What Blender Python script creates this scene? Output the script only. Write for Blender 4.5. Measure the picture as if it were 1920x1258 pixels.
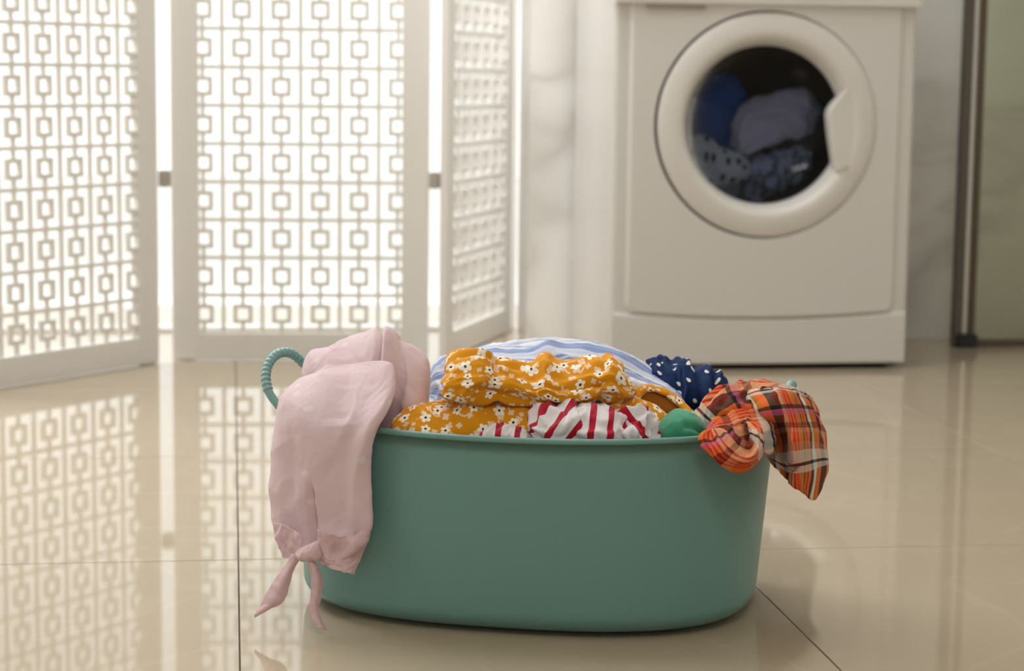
import bpy, bmesh, math, random
import numpy as np
from mathutils import Vector, Matrix

for o in list(bpy.data.objects):
    bpy.data.objects.remove(o)
SC = bpy.context.scene
COL = SC.collection
R = math.radians

# ------------------------------------------------------------------ camera
cam_d = bpy.data.cameras.new('camera')
cam = bpy.data.objects.new('camera', cam_d)
COL.objects.link(cam)
cam.location = (0, 0, 0.59)
# pitched 7.35 degrees down, rolled 0.7 degrees
cam.rotation_euler = (Matrix.Rotation(R(90 - 7.35), 3, 'X') @ Matrix.Rotation(R(0.7), 3, 'Z')).to_euler()
cam_d.sensor_width = 36.0
cam_d.lens = 3850 / 1920 * 36.0
cam_d.clip_start = 0.05
cam_d.dof.use_dof = True
cam_d.dof.focus_distance = 2.16
cam_d.dof.aperture_fstop = 6.0
cam_d.dof.aperture_blades = 0
SC.camera = cam

# ------------------------------------------------------------------ daylight
SKY_STRENGTH = 1.5
world = bpy.data.worlds.new('overcast_sky')
SC.world = world
world.use_nodes = True
bg = world.node_tree.nodes['Background']
bg.inputs[0].default_value = (1.0, 0.99, 0.965, 1)
bg.inputs[1].default_value = SKY_STRENGTH

TH = R(7.8)                       # the room is turned a little against the lens
CT, ST = math.cos(TH), math.sin(TH)
def room(a, d, z=0.0):
    """room coordinates (along the back wall, towards it, up) to world"""
    return Vector((a * CT - d * ST, a * ST + d * CT, z))
ROOM = Matrix.Rotation(TH, 4, 'Z')

def area(name, a, d, z, sx, sy, target, energy, color, portal=False):
    l = bpy.data.lights.new(name, 'AREA')
    l.shape = 'RECTANGLE'; l.size = sx; l.size_y = sy
    l.energy = energy; l.color = color
    l.cycles.is_portal = portal
    o = bpy.data.objects.new(name, l); COL.objects.link(o)
    o.location = room(a, d, z)
    o.rotation_euler = (Vector(target) - o.location).to_track_quat('-Z', 'Y').to_euler()
    return o
# ceiling panel by the window side, plus an added fill lamp near the camera

area('ceiling_panel_light', -0.05, 3.35, 2.56, 2.6, 1.4, room(-0.05, 3.35, 0), 36.0, (0.98, 0.99, 1.0))
area('front_fill_light', 0.2, -0.2, 2.52, 0.9, 0.9, room(0.2, -0.2, 0), 21.0, (1.0, 0.97, 0.92))
# added lamp inside the tall window's upper half, brightens the machine side
area('back_window_fill', -0.6, 4.60, 1.7, 2.2, 1.2, room(0.1, 3.4, 0.3), 85.0, (0.97, 0.985, 1.0))
# added spot out of view, brightens the corner beside the machine
sl_ = bpy.data.lights.new('corner_fill_spot', 'SPOT')
sl_.energy = 150.0; sl_.spot_size = R(28); sl_.spot_blend = 0.8; sl_.shadow_soft_size = 0.06; sl_.color = (0.98, 0.99, 1.0)
so_ = bpy.data.objects.new('corner_fill_spot', sl_); COL.objects.link(so_)
so_.location = room(0.50, 3.72, 2.5)
so_.rotation_euler = (room(0.63, 4.45, 0.40) - so_.location).to_track_quat('-Z', 'Y').to_euler()
# sampling portals in the two glazed openings (they only guide the sky's rays)
area('back_window_portal', -0.7, 4.75, 1.18, 2.7, 2.35, room(-0.7, 0, 1.18), 1.0, (1, 1, 1), True)
area('left_window_portal', -2.5, 2.6, 1.18, 3.4, 2.35, room(3, 2.6, 1.18), 1.0, (1, 1, 1), True)

SC.view_settings.view_transform = 'Standard'
SC.view_settings.look = 'None'
SC.view_settings.gamma = 1.0
SC.view_settings.use_curve_mapping = False
SC.view_settings.exposure = 0.0
SC.cycles.max_bounces = 10
SC.cycles.diffuse_bounces = 5
SC.cycles.glossy_bounces = 5
SC.cycles.transparent_max_bounces = 16

# ------------------------------------------------------------------ helpers
def tag(o, label=None, cat=None, group=None, kind=None):
    if label: o['label'] = label
    if cat: o['category'] = cat
    if group: o['group'] = group
    if kind: o['kind'] = kind
    return o

def link(name, me, mat=None, parent=None, smooth=False):
    o = bpy.data.objects.new(name, me)
    COL.objects.link(o)
    if mat: me.materials.append(mat)
    if parent: o.parent = parent
    if smooth:
        me.polygons.foreach_set('use_smooth', [True] * len(me.polygons))
    return o

def empty(name, loc=(0, 0, 0), rz=0.0):
    o = bpy.data.objects.new(name, None)
    o.empty_display_size = 0.05
    COL.objects.link(o)
    o.location = loc; o.rotation_euler = (0, 0, rz)
    return o

def bm_box(bm, x0, x1, y0, y1, z0, z1):
    v = [bm.verts.new(p) for p in ((x0,y0,z0),(x1,y0,z0),(x1,y1,z0),(x0,y1,z0),(x0,y0,z1),(x1,y0,z1),(x1,y1,z1),(x0,y1,z1))]
    for q in ((3,2,1,0),(4,5,6,7),(0,1,5,4),(1,2,6,5),(2,3,7,6),(3,0,4,7)):
        bm.faces.new([v[i] for i in q])
    return v

def bm_mesh(name, bm):
    me = bpy.data.meshes.new(name)
    bm.normal_update()
    bm.to_mesh(me); bm.free()
    return me

def box_mesh(name, boxes, bevel=0.0, seg=2):
    bm = bmesh.new()
    for b in boxes: bm_box(bm, *b)
    if bevel:
        bmesh.ops.bevel(bm, geom=bm.edges[:], offset=bevel, segments=seg, profile=0.6, affect='EDGES')
    return bm_mesh(name, bm)

def grid_mesh(name, P, closed_u=False, uv=None, flip=False):
    """P: array (rows, cols, 3)"""
    n, m = P.shape[:2]
    me = bpy.data.meshes.new(name)
    faces = []; luv = []
    mm = m if closed_u else m - 1
    for i in range(n - 1):
        for j in range(mm):
            j2 = (j + 1) % m
            q = (i*m+j, i*m+j2, (i+1)*m+j2, (i+1)*m+j)
            c = [(i, j), (i, j+1), (i+1, j+1), (i+1, j)]
            if flip: q = q[::-1]; c = c[::-1]
            faces.append(q); luv += c
    me.from_pydata(P.reshape(-1, 3).tolist(), [], faces)
    if uv is not None:
        l = me.uv_layers.new(name='UVMap')
        ij = np.array(luv)
        l.data.foreach_set('uv', uv[ij[:, 0], ij[:, 1]].astype(np.float32).ravel())
    return me

def catmull(P, n, closed=False):
    """resample rows of P (k, ...) to n along axis 0"""
    P = np.asarray(P, float); k = len(P)
    if closed:
        t = np.linspace(0, k, n, endpoint=False); idx = lambda i: P[i % k]
    else:
        t = np.linspace(0, k - 1, n)
        E = np.concatenate([[2*P[0]-P[1]], P, [2*P[-1]-P[-2]]]); idx = lambda i: E[np.clip(i + 1, 0, k + 1)]
    i = np.minimum(np.floor(t).astype(int), k - 1 if closed else k - 2)
    f = (t - i).reshape((-1,) + (1,) * (P.ndim - 1))
    a, b, c, d = idx(i-1), idx(i), idx(i+1), idx(i+2)
    return 0.5*((2*b) + (-a+c)*f + (2*a-5*b+4*c-d)*f*f + (-a+3*b-3*c+d)*f**3)

def gnoise(P, seed=0):
    """3-D gradient noise of points (..., 3), about -1..1"""
    P = np.asarray(P, float)
    i = np.floor(P).astype(np.int64); f = P - i
    w = f*f*f*(f*(f*6-15)+10)
    def h(dx, dy, dz):
        n = ((i[...,0]+dx)*374761393 + (i[...,1]+dy)*668265263 + (i[...,2]+dz)*2147483647 + seed*144665) & 0xffffffff
        n = ((n ^ (n >> 13)) * 1274126177) & 0xffffffff
        n = n ^ (n >> 16)
        a = (n & 1023) / 1023.0 * 2*np.pi; z = ((n >> 10) & 1023) / 511.5 - 1
        r = np.sqrt(np.maximum(0, 1-z*z))
        return (r*np.cos(a)*(f[...,0]-dx) + r*np.sin(a)*(f[...,1]-dy) + z*(f[...,2]-dz))
    l = lambda a, b, t: a + (b-a)*t
    x0 = l(l(h(0,0,0), h(1,0,0), w[...,0]), l(h(0,1,0), h(1,1,0), w[...,0]), w[...,1])
    x1 = l(l(h(0,0,1), h(1,0,1), w[...,0]), l(h(0,1,1), h(1,1,1), w[...,0]), w[...,1])
    return l(x0, x1, w[...,2]) * 1.6

def folds(Q, amp, freq, seed, octaves=3, warp=0.5, sharp=1.0):
    """cloth folds: warped ridged noise of points Q, zero mean-ish"""
    Q = Q * freq
    W = np.stack([gnoise(Q*0.6 + 7.3, seed+11), gnoise(Q*0.6 + 3.1, seed+12), gnoise(Q*0.6 + 9.7, seed+13)], -1)
    Q = Q + W * warp
    out = 0; a = amp
    for k in range(octaves):
        n = 1 - np.abs(gnoise(Q, seed + k)) * 2
        n = np.sign(n) * np.abs(n) ** sharp
        out = out + a * (n - 0.35)
        Q = Q * 1.9 + 5.1; a *= 0.45
    return out

def normals(P, closed_u):
    du = (np.roll(P, -1, 1) - np.roll(P, 1, 1)) if closed_u else np.gradient(P, axis=1)
    dv = np.gradient(P, axis=0)
    n = np.cross(du, dv)
    return n / (np.linalg.norm(n, axis=-1, keepdims=True) + 1e-12)

def lobe(name, rings, wr, seed, nu=72, nv=90, stretch=(1, 1, 1), uvrot=0.0, dents=(), rib=None, pinch=0.0, uvoff=(0, 0), pleats=()):
    """a puffed roll of cloth through rings (centre, half width, half depth); wr = list of (amp, freq, octaves, warp, sharp)"""
    Rg = np.array(rings, float).reshape(-1, 3, 3) / 1000
    D = catmull(Rg, nv)
    # rounded ends
    C, A, B = D[:, 0], D[:, 1], D[:, 2]
    s = np.concatenate([[0], np.cumsum(np.linalg.norm(np.diff(C, axis=0), axis=1))])
    L = s[-1]
    e = 0.012
    end = np.clip(np.minimum(s, L - s) / e, 0, 1); end = np.sqrt(1 - (1 - end) ** 2)
    end = 0.02 + 0.98 * end
    ph = np.linspace(0, 2*np.pi, nu, endpoint=False)
    cx, cy = np.cos(ph), np.sin(ph)
    P = C[:, None] + end[:, None, None] * (A[:, None] * cx[None, :, None] + B[:, None] * (cy * (1 + pinch*cx) / (1 + abs(pinch)*0.5))[None, :, None])
    N = normals(P, True)
    out = P - C[:, None]
    sg = np.sign((N * out).sum(-1, keepdims=True)); N = N * sg
    la = np.linalg.norm(A, axis=1)[:, None]; lb = np.linalg.norm(B, axis=1)[:, None]
    Q = np.stack([np.broadcast_to(s[:, None], P.shape[:2]) * stretch[0], la * cx[None] * stretch[1], lb * cy[None] * stretch[2]], -1)
    h = 0
    for k, (amp, freq, octv, warp, sharp) in enumerate(wr):
        h = h + folds(Q + 0.37 * seed, amp, freq, seed * 17 + k * 5, octv, warp, sharp)
    if rib:
        amp, cnt, ph0 = rib
        w = gnoise(np.stack([Q[..., 0] * 14, cx[None] + 0 * Q[..., 0], cy[None] + 0 * Q[..., 0]], -1), seed + 77)
        h = h + amp * np.sin(cnt * ph[None] + ph0 + 1.8 * w)
    for (s0, s1, p0, wd, dep) in dents:
        t = s / L
        along = np.clip((t - s0) / 0.08, 0, 1) * np.clip((s1 - t) / 0.05, 0, 1)
        dp = np.angle(np.exp(1j * (ph - p0)))
        h = h - dep * along[:, None] * np.exp(-(dp[None] / wd) ** 2)
    for (s0, wd, dep) in pleats:
        w_ = gnoise(np.stack([cx*1.3, cy*1.3, 0*cx + s0*9], -1), seed + 31) * wd * 0.8
        h = h - dep * np.exp(-(((s / L)[:, None] - s0 + w_[None]) / wd) ** 2)
    P = P + N * (h * np.minimum(1, end[:, None] * 1.0))[..., None]
    P[0] = P[0].mean(0); P[-1] = P[-1].mean(0)
    rad = float(np.mean((la + lb) / 2))
    U = np.arange(nu + 1) / nu * 2*np.pi * rad
    uv = np.stack(np.broadcast_arrays(U[None, :], s[:, None]), -1)
    c, sn = math.cos(uvrot), math.sin(uvrot)
    uv = np.stack([uv[..., 0]*c - uv[..., 1]*sn + uvoff[0], uv[..., 0]*sn + uv[..., 1]*c + uvoff[1]], -1)
    me = grid_mesh(name, P, True, uv)
    bm = bmesh.new(); bm.from_mesh(me)
    bmesh.ops.remove_doubles(bm, verts=[v for v in bm.verts], dist=1e-6)
    bmesh.ops.recalc_face_normals(bm, faces=bm.faces[:])
    bm.to_mesh(me); bm.free()
    return me

def sheet(name, rows, wr, seed, nu=60, nv=80, uvrot=0.0, uvoff=(0, 0), thick=0.0012):
    G = np.array(rows, float) / 1000
    P = catmull(G, nv)
    P = np.swapaxes(catmull(np.swapaxes(P, 0, 1), nu), 0, 1)
    N = normals(P, False)
    su = np.concatenate([[0], np.cumsum(np.linalg.norm(np.diff(P, axis=1), axis=-1).mean(0))])
    sv = np.concatenate([[0], np.cumsum(np.linalg.norm(np.diff(P, axis=0), axis=-1).mean(1))])
    uv = np.stack(np.broadcast_arrays(su[None, :], sv[:, None]), -1)
    h = 0
    for k, (amp, freq, octv, warp, sharp) in enumerate(wr):
        h = h + folds(np.stack([uv[..., 0], uv[..., 1], 0*uv[..., 0]], -1) + 0.37*seed, amp, freq, seed*17 + k*5, octv, warp, sharp)
    P = P + N * h[..., None]
    c, sn = math.cos(uvrot), math.sin(uvrot)
    uv = np.stack([uv[..., 0]*c - uv[..., 1]*sn + uvoff[0], uv[..., 0]*sn + uv[..., 1]*c + uvoff[1]], -1)
    N = normals(P, False) * thick
    n, m = P.shape[:2]
    # front and back skins joined round the rim: real cloth thickness
    F = grid_mesh(name, P, False, uv)
    bm = bmesh.new(); bm.from_mesh(F)
    bm.normal_update()
    bmesh.ops.solidify(bm, geom=bm.faces[:], thickness=thick)
    bm.to_mesh(F); bm.free()
    return F

def merge(name, meshes, mat, parent=None):
    bm = bmesh.new()
    for me in meshes: bm.from_mesh(me)
    out = bpy.data.meshes.new(name); bm.to_mesh(out); bm.free()
    for me in meshes: bpy.data.meshes.remove(me)
    return link(name, out, mat, parent, True)

def tube(name, pts, rad, n=10, res=60, radf=None, closed=False):
    P = catmull(np.array(pts, float), res, closed)
    T = np.gradient(P, axis=0); T /= np.linalg.norm(T, axis=1, keepdims=True)
    up = np.array([0.0, 0.0, 1.0])
    S = np.cross(T, up); S /= (np.linalg.norm(S, axis=1, keepdims=True) + 1e-9)
    for i in range(1, res):
        s = S[i-1] - T[i] * (S[i-1] @ T[i]); S[i] = s / np.linalg.norm(s)
    V = np.cross(T, S)
    ph = np.linspace(0, 2*np.pi, n, endpoint=False)
    rr = np.array([rad * (radf(i / (res - 1)) if radf else 1) for i in range(res)])
    G = P[:, None] + rr[:, None, None] * (S[:, None]*np.cos(ph)[None, :, None] + V[:, None]*np.sin(ph)[None, :, None])
    me = grid_mesh(name, G, True)
    bm = bmesh.new(); bm.from_mesh(me)
    bmesh.ops.holes_fill(bm, edges=[e for e in bm.edges if e.is_boundary], sides=0)
    bmesh.ops.recalc_face_normals(bm, faces=bm.faces[:])
    bm.to_mesh(me); bm.free()
    return me

def lathe(name, prof, n=96, y_axis=True):
    """prof: (radius, height) pairs spun about the Y axis (front is -Y, height towards the viewer)"""
    ph = np.linspace(0, 2*np.pi, n, endpoint=False)
    P = np.zeros((len(prof), n, 3))
    for i, (r, h) in enumerate(prof):
        P[i, :, 0] = r*np.cos(ph); P[i, :, 2] = r*np.sin(ph); P[i, :, 1] = -h
    me = grid_mesh(name, P, True)
    bm = bmesh.new(); bm.from_mesh(me)
    bmesh.ops.recalc_face_normals(bm, faces=bm.faces[:])
    bm.to_mesh(me); bm.free()
    return me

# ------------------------------------------------------------------ materials
class NT:
    def __init__(self, name):
        self.m = bpy.data.materials.new(name); self.m.use_nodes = True
        self.t = self.m.node_tree; self.b = self.t.nodes['Principled BSDF']
        self.out = self.t.nodes['Material Output']
    def n(self, kind, **kw):
        x = self.t.nodes.new(kind)
        for k, v in kw.items(): setattr(x, k, v)
        return x
    def l(self, a, b): self.t.links.new(a, b)
    def math(self, op, a, b=None, c=None):
        x = self.n('ShaderNodeMath', operation=op)
        for i, v in enumerate((a, b, c)):
            if v is None: continue
            if isinstance(v, (int, float)): x.inputs[i].default_value = v
            else: self.l(v, x.inputs[i])
        return x.outputs[0]
    def mix(self, f, a, b):
        x = self.n('ShaderNodeMix', data_type='RGBA')
        for i, v in ((0, f), (6, a), (7, b)):
            if isinstance(v, (int, float)): x.inputs[i].default_value = v
            elif isinstance(v, tuple): x.inputs[i].default_value = (*v, 1)
            else: self.l(v, x.inputs[i])
        return x.outputs[2]
    def ramp(self, f, stops, const=False):
        x = self.n('ShaderNodeValToRGB')
        r = x.color_ramp
        if const: r.interpolation = 'CONSTANT'
        while len(r.elements) < len(stops): r.elements.new(0.5)
        for e, (p, c) in zip(r.elements, stops):
            e.position = p; e.color = (*c, 1)
        self.l(f, x.inputs[0])
        return x.outputs[0]
    def coords(self, kind='Object', scale=1.0, rot=(0, 0, 0), loc=(0, 0, 0)):
        tc = self.n('ShaderNodeTexCoord')
        mp = self.n('ShaderNodeMapping')
        mp.inputs['Scale'].default_value = (scale,)*3 if isinstance(scale, (int, float)) else scale
        mp.inputs['Rotation'].default_value = rot
        mp.inputs['Location'].default_value = loc
        self.l(tc.outputs[kind], mp.inputs[0])
        return mp.outputs[0]
    def noise(self, vec, scale, detail=3, dist=0.0, rough=0.5):
        x = self.n('ShaderNodeTexNoise')
        x.inputs['Scale'].default_value = scale; x.inputs['Detail'].default_value = detail
        x.inputs['Distortion'].default_value = dist; x.inputs['Roughness'].default_value = rough
        self.l(vec, x.inputs['Vector'])
        return x.outputs[0]
    def bump(self, h, strength, dist=0.001):
        x = self.n('ShaderNodeBump')
        x.inputs['Strength'].default_value = strength; x.inputs['Distance'].default_value = dist
        self.l(h, x.inputs['Height']); self.l(x.outputs[0], self.b.inputs['Normal'])

def plain(name, color, rough=0.5, metal=0.0, spec=0.5, coat=0.0, fine=0.0):
    k = NT(name)
    k.b.inputs['Base Color'].default_value = (*color, 1)
    k.b.inputs['Roughness'].default_value = rough
    k.b.inputs['Metallic'].default_value = metal
    k.b.inputs['Specular IOR Level'].default_value = spec
    k.b.inputs['Coat Weight'].default_value = coat
    if fine:
        v = k.coords()
        k.bump(k.noise(v, 400, 2), fine, 0.0005)
        f = k.noise(v, 3, 2)
        k.l(k.mix(f, tuple(c*0.97 for c in color), tuple(min(1, c*1.03) for c in color)), k.b.inputs['Base Color'])
    return k.m

def glass(name, tint, gloss=1.0, ior=1.5, dark=1.0):
    """thin pane: lets light straight through with a tint, reflects by Fresnel"""
    k = NT(name)
    k.t.nodes.remove(k.b)
    tr = k.n('ShaderNodeBsdfTransparent'); tr.inputs[0].default_value = (*[c*dark for c in tint], 1)
    gl = k.n('ShaderNodeBsdfGlossy'); gl.inputs['Roughness'].default_value = 0.02
    fr = k.n('ShaderNodeFresnel'); fr.inputs[0].default_value = ior
    mx = k.n('ShaderNodeMixShader')
    k.l(k.math('MULTIPLY', fr.outputs[0], gloss), mx.inputs[0]); k.l(tr.outputs[0], mx.inputs[1]); k.l(gl.outputs[0], mx.inputs[2])
    k.l(mx.outputs[0], k.out.inputs[0])
    return k.m

def marble(name, base, vein, scale, rough, seed):
    k = NT(name)
    v = k.coords('Object', scale, loc=(seed, seed*0.7, seed*1.3))
    w = k.noise(v, 1.1, 4, 0.6)
    v2 = k.n('ShaderNodeVectorMath', operation='ADD')
    wc = k.n('ShaderNodeCombineXYZ')
    for i in range(3): k.l(k.math('MULTIPLY', w, 1.6), wc.inputs[i])
    k.l(v, v2.inputs[0]); k.l(wc.outputs[0], v2.inputs[1])
    n = k.noise(v2.outputs[0], 0.9, 3, 0.3)
    d = k.math('ABSOLUTE', k.math('SUBTRACT', n, 0.5))
    vein_f = k.math('POWER', k.math('SUBTRACT', 1.0, k.math('MINIMUM', k.math('MULTIPLY', d, 16), 1.0)), 2.0)
    vein_f = k.math('MULTIPLY', vein_f, k.noise(v, 1.7, 2))
    cloud = k.mix(k.noise(v, 2.3, 4), tuple(c*0.93 for c in base), tuple(min(1, c*1.05) for c in base))
    k.l(k.mix(vein_f, cloud, vein), k.b.inputs['Base Color'])
    k.b.inputs['Roughness'].default_value = rough
    return k.m

def fabric(name, rough=0.9, sheen=0.25, weave=1800.0, translucent=0.0):
    """returns (NT, uv socket); the caller links a colour with finish()"""
    k = NT(name)
    k.b.inputs['Roughness'].default_value = rough
    k.b.inputs['Specular IOR Level'].default_value = 0.06
    k.b.inputs['Sheen Weight'].default_value = sheen
    uv = k.n('ShaderNodeUVMap').outputs[0]
    k.transl = translucent
    ws = k.n('ShaderNodeTexWave', wave_type='BANDS', bands_direction='DIAGONAL'); ws.inputs['Scale'].default_value = weave / 20
    k.l(uv, ws.inputs['Vector']); k.bump(ws.outputs['Fac'], 0.12, 0.0003)
    return k, uv

def finish(k, col):
    if isinstance(col, tuple): k.b.inputs['Base Color'].default_value = (*col, 1)
    else: k.l(col, k.b.inputs['Base Color'])
    if k.transl:
        tl = k.n('ShaderNodeBsdfTranslucent')
        if isinstance(col, tuple): tl.inputs[0].default_value = (*col, 1)
        else: k.l(col, tl.inputs[0])
        mx = k.n('ShaderNodeMixShader'); mx.inputs[0].default_value = k.transl
        k.l(k.b.outputs[0], mx.inputs[1]); k.l(tl.outputs[0], mx.inputs[2]); k.l(mx.outputs[0], k.out.inputs[0])
    return k.m

def voro(k, vec, scale, rnd=1.0):
    x = k.n('ShaderNodeTexVoronoi', voronoi_dimensions='2D', feature='F1')
    x.inputs['Scale'].default_value = scale; x.inputs['Randomness'].default_value = rnd
    k.l(vec, x.inputs['Vector'])
    return x

def dots_mask(k, uv, scale, radius, rnd=0.6):
    x = voro(k, uv, scale, rnd)
    return k.math('LESS_THAN', x.outputs['Distance'], radius * scale)

M = {}
M['white_lacquer'] = plain('white_lacquer', (0.78, 0.755, 0.715), 0.42, fine=0.03)
M['enamel'] = plain('warm_white_enamel', (0.68, 0.655, 0.62), 0.28, coat=0.15)
M['enamel_door'] = plain('warm_white_door_plastic', (0.70, 0.67, 0.63), 0.3)
M['dark_rubber'] = plain('dark_rubber', (0.02, 0.02, 0.02), 0.7)
M['hinge'] = plain('satin_nickel', (0.50, 0.47, 0.43), 0.4, 0.35)
M['grip_shade'] = plain('grip_shade_brown', (0.30, 0.26, 0.22), 0.5)  # recess shade put into the colour
M['chrome'] = plain('brushed_steel', (0.62, 0.60, 0.56), 0.28, 1.0)
M['dark_steel'] = plain('drum_steel', (0.05, 0.05, 0.05), 0.45, 0.6)
M['post_metal'] = plain('grey_post_metal', (0.13, 0.115, 0.10), 0.35, 0.8)
M['post_strip'] = plain('brown_seal', (0.10, 0.075, 0.045), 0.5)
M['paint'] = plain('white_wall_paint', (0.78, 0.76, 0.72), 0.85, fine=0.05)
M['ceiling_paint'] = plain('ceiling_paint', (0.82, 0.81, 0.78), 0.9)
M['grout'] = plain('dark_grout', (0.17, 0.13, 0.095), 0.9)
M['pvc'] = plain('white_frame_pvc', (0.80, 0.78, 0.75), 0.4)
M['terrace'] = plain('pale_terrace_stone', (0.88, 0.87, 0.85), 0.8)
M['marble'] = marble('pale_veined_marble', (0.84, 0.825, 0.79), (0.48, 0.45, 0.40), 0.9, 0.25, 2.1)
M['window_glass'] = glass('clear_window_glass', (0.97, 0.98, 0.97))
M['shower_glass'] = glass('green_tinted_shower_glass', (0.94, 0.955, 0.89))
M['door_glass'] = glass('dark_tinted_door_glass', (0.52, 0.56, 0.63), 0.4)

# basket plastic
k = NT('sea_green_plastic')
k.b.inputs['Base Color'].default_value = (0.138, 0.288, 0.26, 1)
k.b.inputs['Roughness'].default_value = 0.42
k.bump(k.noise(k.coords(), 900, 2), 0.08, 0.0004)
M['basket'] = k.m
M['rope'] = plain('light_sea_green_handle_plastic', (0.185, 0.345, 0.335), 0.42)

# polished tile
k = NT('polished_beige_tile')
v = k.coords('Object', 1.0)
oi = k.n('ShaderNodeObjectInfo')
off = k.n('ShaderNodeCombineXYZ')
k.l(k.math('MULTIPLY', oi.outputs['Random'], 37.0), off.inputs[0]); k.l(k.math('MULTIPLY', oi.outputs['Random'], 91.0), off.inputs[1])
va = k.n('ShaderNodeVectorMath', operation='ADD'); k.l(v, va.inputs[0]); k.l(off.outputs[0], va.inputs[1])
cl = k.noise(va.outputs[0], 2.2, 5, 0.8)
c0 = k.mix(cl, (0.41, 0.333, 0.236), (0.49, 0.405, 0.294))
vn = k.noise(va.outputs[0], 1.6, 3, 1.4)
vf = k.math('POWER', k.math('SUBTRACT', 1.0, k.math('MINIMUM', k.math('MULTIPLY', k.math('ABSOLUTE', k.math('SUBTRACT', vn, 0.52)), 40), 1.0)), 2.0)
c1 = k.mix(k.math('MULTIPLY', vf, 0.10), c0, (0.66, 0.58, 0.45))
k.l(c1, k.b.inputs['Base Color'])
k.b.inputs['Roughness'].default_value = 0.035
k.b.inputs['IOR'].default_value = 1.41
M['tile'] = k.m

# fabrics
k, uv = fabric('pink_dotted_cotton', translucent=0.22)
M['pink'] = finish(k, k.mix(k.math('MULTIPLY', dots_mask(k, uv, 19, 0.0042, 0.9), 0.45), (0.80, 0.625, 0.65), (0.90, 0.85, 0.84)))
k, uv = fabric('pink_cotton', translucent=0.18)
M['pink_plain'] = finish(k, (0.75, 0.54, 0.565))

k, uv = fabric('mustard_floral_viscose', rough=0.9, sheen=0.08)
def flower_layer(k, uv, scale, rad, seed_off, petals=5):
    mp = k.n('ShaderNodeVectorMath', operation='ADD'); k.l(uv, mp.inputs[0]); mp.inputs[1].default_value = (seed_off, seed_off*0.61, 0)
    x = voro(k, mp.outputs[0], scale, 0.8)
    sc = k.n('ShaderNodeVectorMath', operation='SUBTRACT')
    # cell-local offset; Position comes back in input space
    k.l(mp.outputs[0], sc.inputs[0]); k.l(x.outputs['Position'], sc.inputs[1])
    sp = k.n('ShaderNodeSeparateXYZ'); k.l(sc.outputs[0], sp.inputs[0])
    sc2 = k.n('ShaderNodeSeparateColor'); k.l(x.outputs['Color'], sc2.inputs[0])
    ang = k.math('ARCTAN2', sp.outputs[1], sp.outputs[0])
    r = k.math('SQRT', k.math('ADD', k.math('MULTIPLY', sp.outputs[0], sp.outputs[0]), k.math('MULTIPLY', sp.outputs[1], sp.outputs[1])))
    pet = k.math('ABSOLUTE', k.math('COSINE', k.math('ADD', k.math('MULTIPLY', ang, petals/2), k.math('MULTIPLY', sc2.outputs[0], 6.28))))
    size = k.math('ADD', 0.62, k.math('MULTIPLY', sc2.outputs[1], 0.45))
    edge = k.math('MULTIPLY', k.math('MULTIPLY', size, rad), k.math('ADD', 0.45, k.math('MULTIPLY', 0.55, k.math('POWER', pet, 0.6))))
    return k.math('LESS_THAN', r, edge), k.math('LESS_THAN', r, rad*0.19), k.math('GREATER_THAN', sc2.outputs[2], 0.22), sp, r, sc2, ang
fm, fc, keep, *_ = flower_layer(k, uv, 54, 0.0074, 0.0)
f2, f2c, keep2, *_ = flower_layer(k, uv, 72, 0.0046, 3.7, 4)
# little sprigs: thin arcs round some cells
x = voro(k, uv, 40, 1.0)
sprig = k.math('LESS_THAN', k.math('ABSOLUTE', k.math('SUBTRACT', x.outputs['Distance'], 0.42)), 0.035)
sprig = k.math('MULTIPLY', sprig, k.math('GREATER_THAN', k.noise(uv, 75, 1), 0.57))
mask = k.math('MAXIMUM', k.math('MULTIPLY', fm, keep), k.math('MAXIMUM', k.math('MULTIPLY', f2, k.math('MULTIPLY', keep2, 0.55)), k.math('MULTIPLY', sprig, 0.6)))
base = k.mix(k.noise(uv, 30, 2), (0.60, 0.235, 0.008), (0.68, 0.285, 0.009))
c = k.mix(mask, base, (0.86, 0.78, 0.66))
c = k.mix(k.math('MULTIPLY', fc, keep), c, (0.05, 0.035, 0.02))
M['mustard'] = finish(k, c)
k, uv = fabric('mustard_inside')
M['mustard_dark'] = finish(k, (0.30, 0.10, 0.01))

k, uv = fabric('blue_white_striped_cotton', translucent=0.1)
sp = k.n('ShaderNodeSeparateXYZ'); k.l(uv, sp.inputs[0])
cv = k.n('ShaderNodeCombineXYZ'); k.l(k.math('ADD', sp.outputs[0], k.math('MULTIPLY', k.noise(uv, 14, 2), 0.006)), cv.inputs[0])
s1 = k.noise(cv.outputs[0], 75, 2)
M['blue_stripe'] = finish(k, k.ramp(s1, [(0.42, (0.76, 0.75, 0.77)), (0.49, (0.62, 0.64, 0.74)), (0.54, (0.20, 0.28, 0.52)), (0.66, (0.28, 0.37, 0.62))]))

k, uv = fabric('navy_dotted_cotton', rough=0.85, sheen=0.03)
M['navy'] = finish(k, k.mix(dots_mask(k, uv, 58, 0.0024, 0.6), k.mix(k.noise(uv, 20, 2), (0.006, 0.016, 0.055), (0.012, 0.034, 0.115)), (0.72, 0.70, 0.68)))

k, uv = fabric('red_white_striped_jersey')
sp = k.n('ShaderNodeSeparateXYZ'); k.l(uv, sp.inputs[0])
fr = k.math('FRACT', k.math('MULTIPLY', k.math('ADD', sp.outputs[0], k.math('MULTIPLY', k.noise(uv, 25, 1), 0.004)), 1/0.0185))
M['red_stripe'] = finish(k, k.mix(k.math('LESS_THAN', fr, 0.34), (0.72, 0.68, 0.69), (0.42, 0.008, 0.03)))

k, uv = fabric('green_jersey')
M['green'] = finish(k, k.mix(k.noise(uv, 60, 3), (0.045, 0.26, 0.15), (0.06, 0.30, 0.18)))

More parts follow.
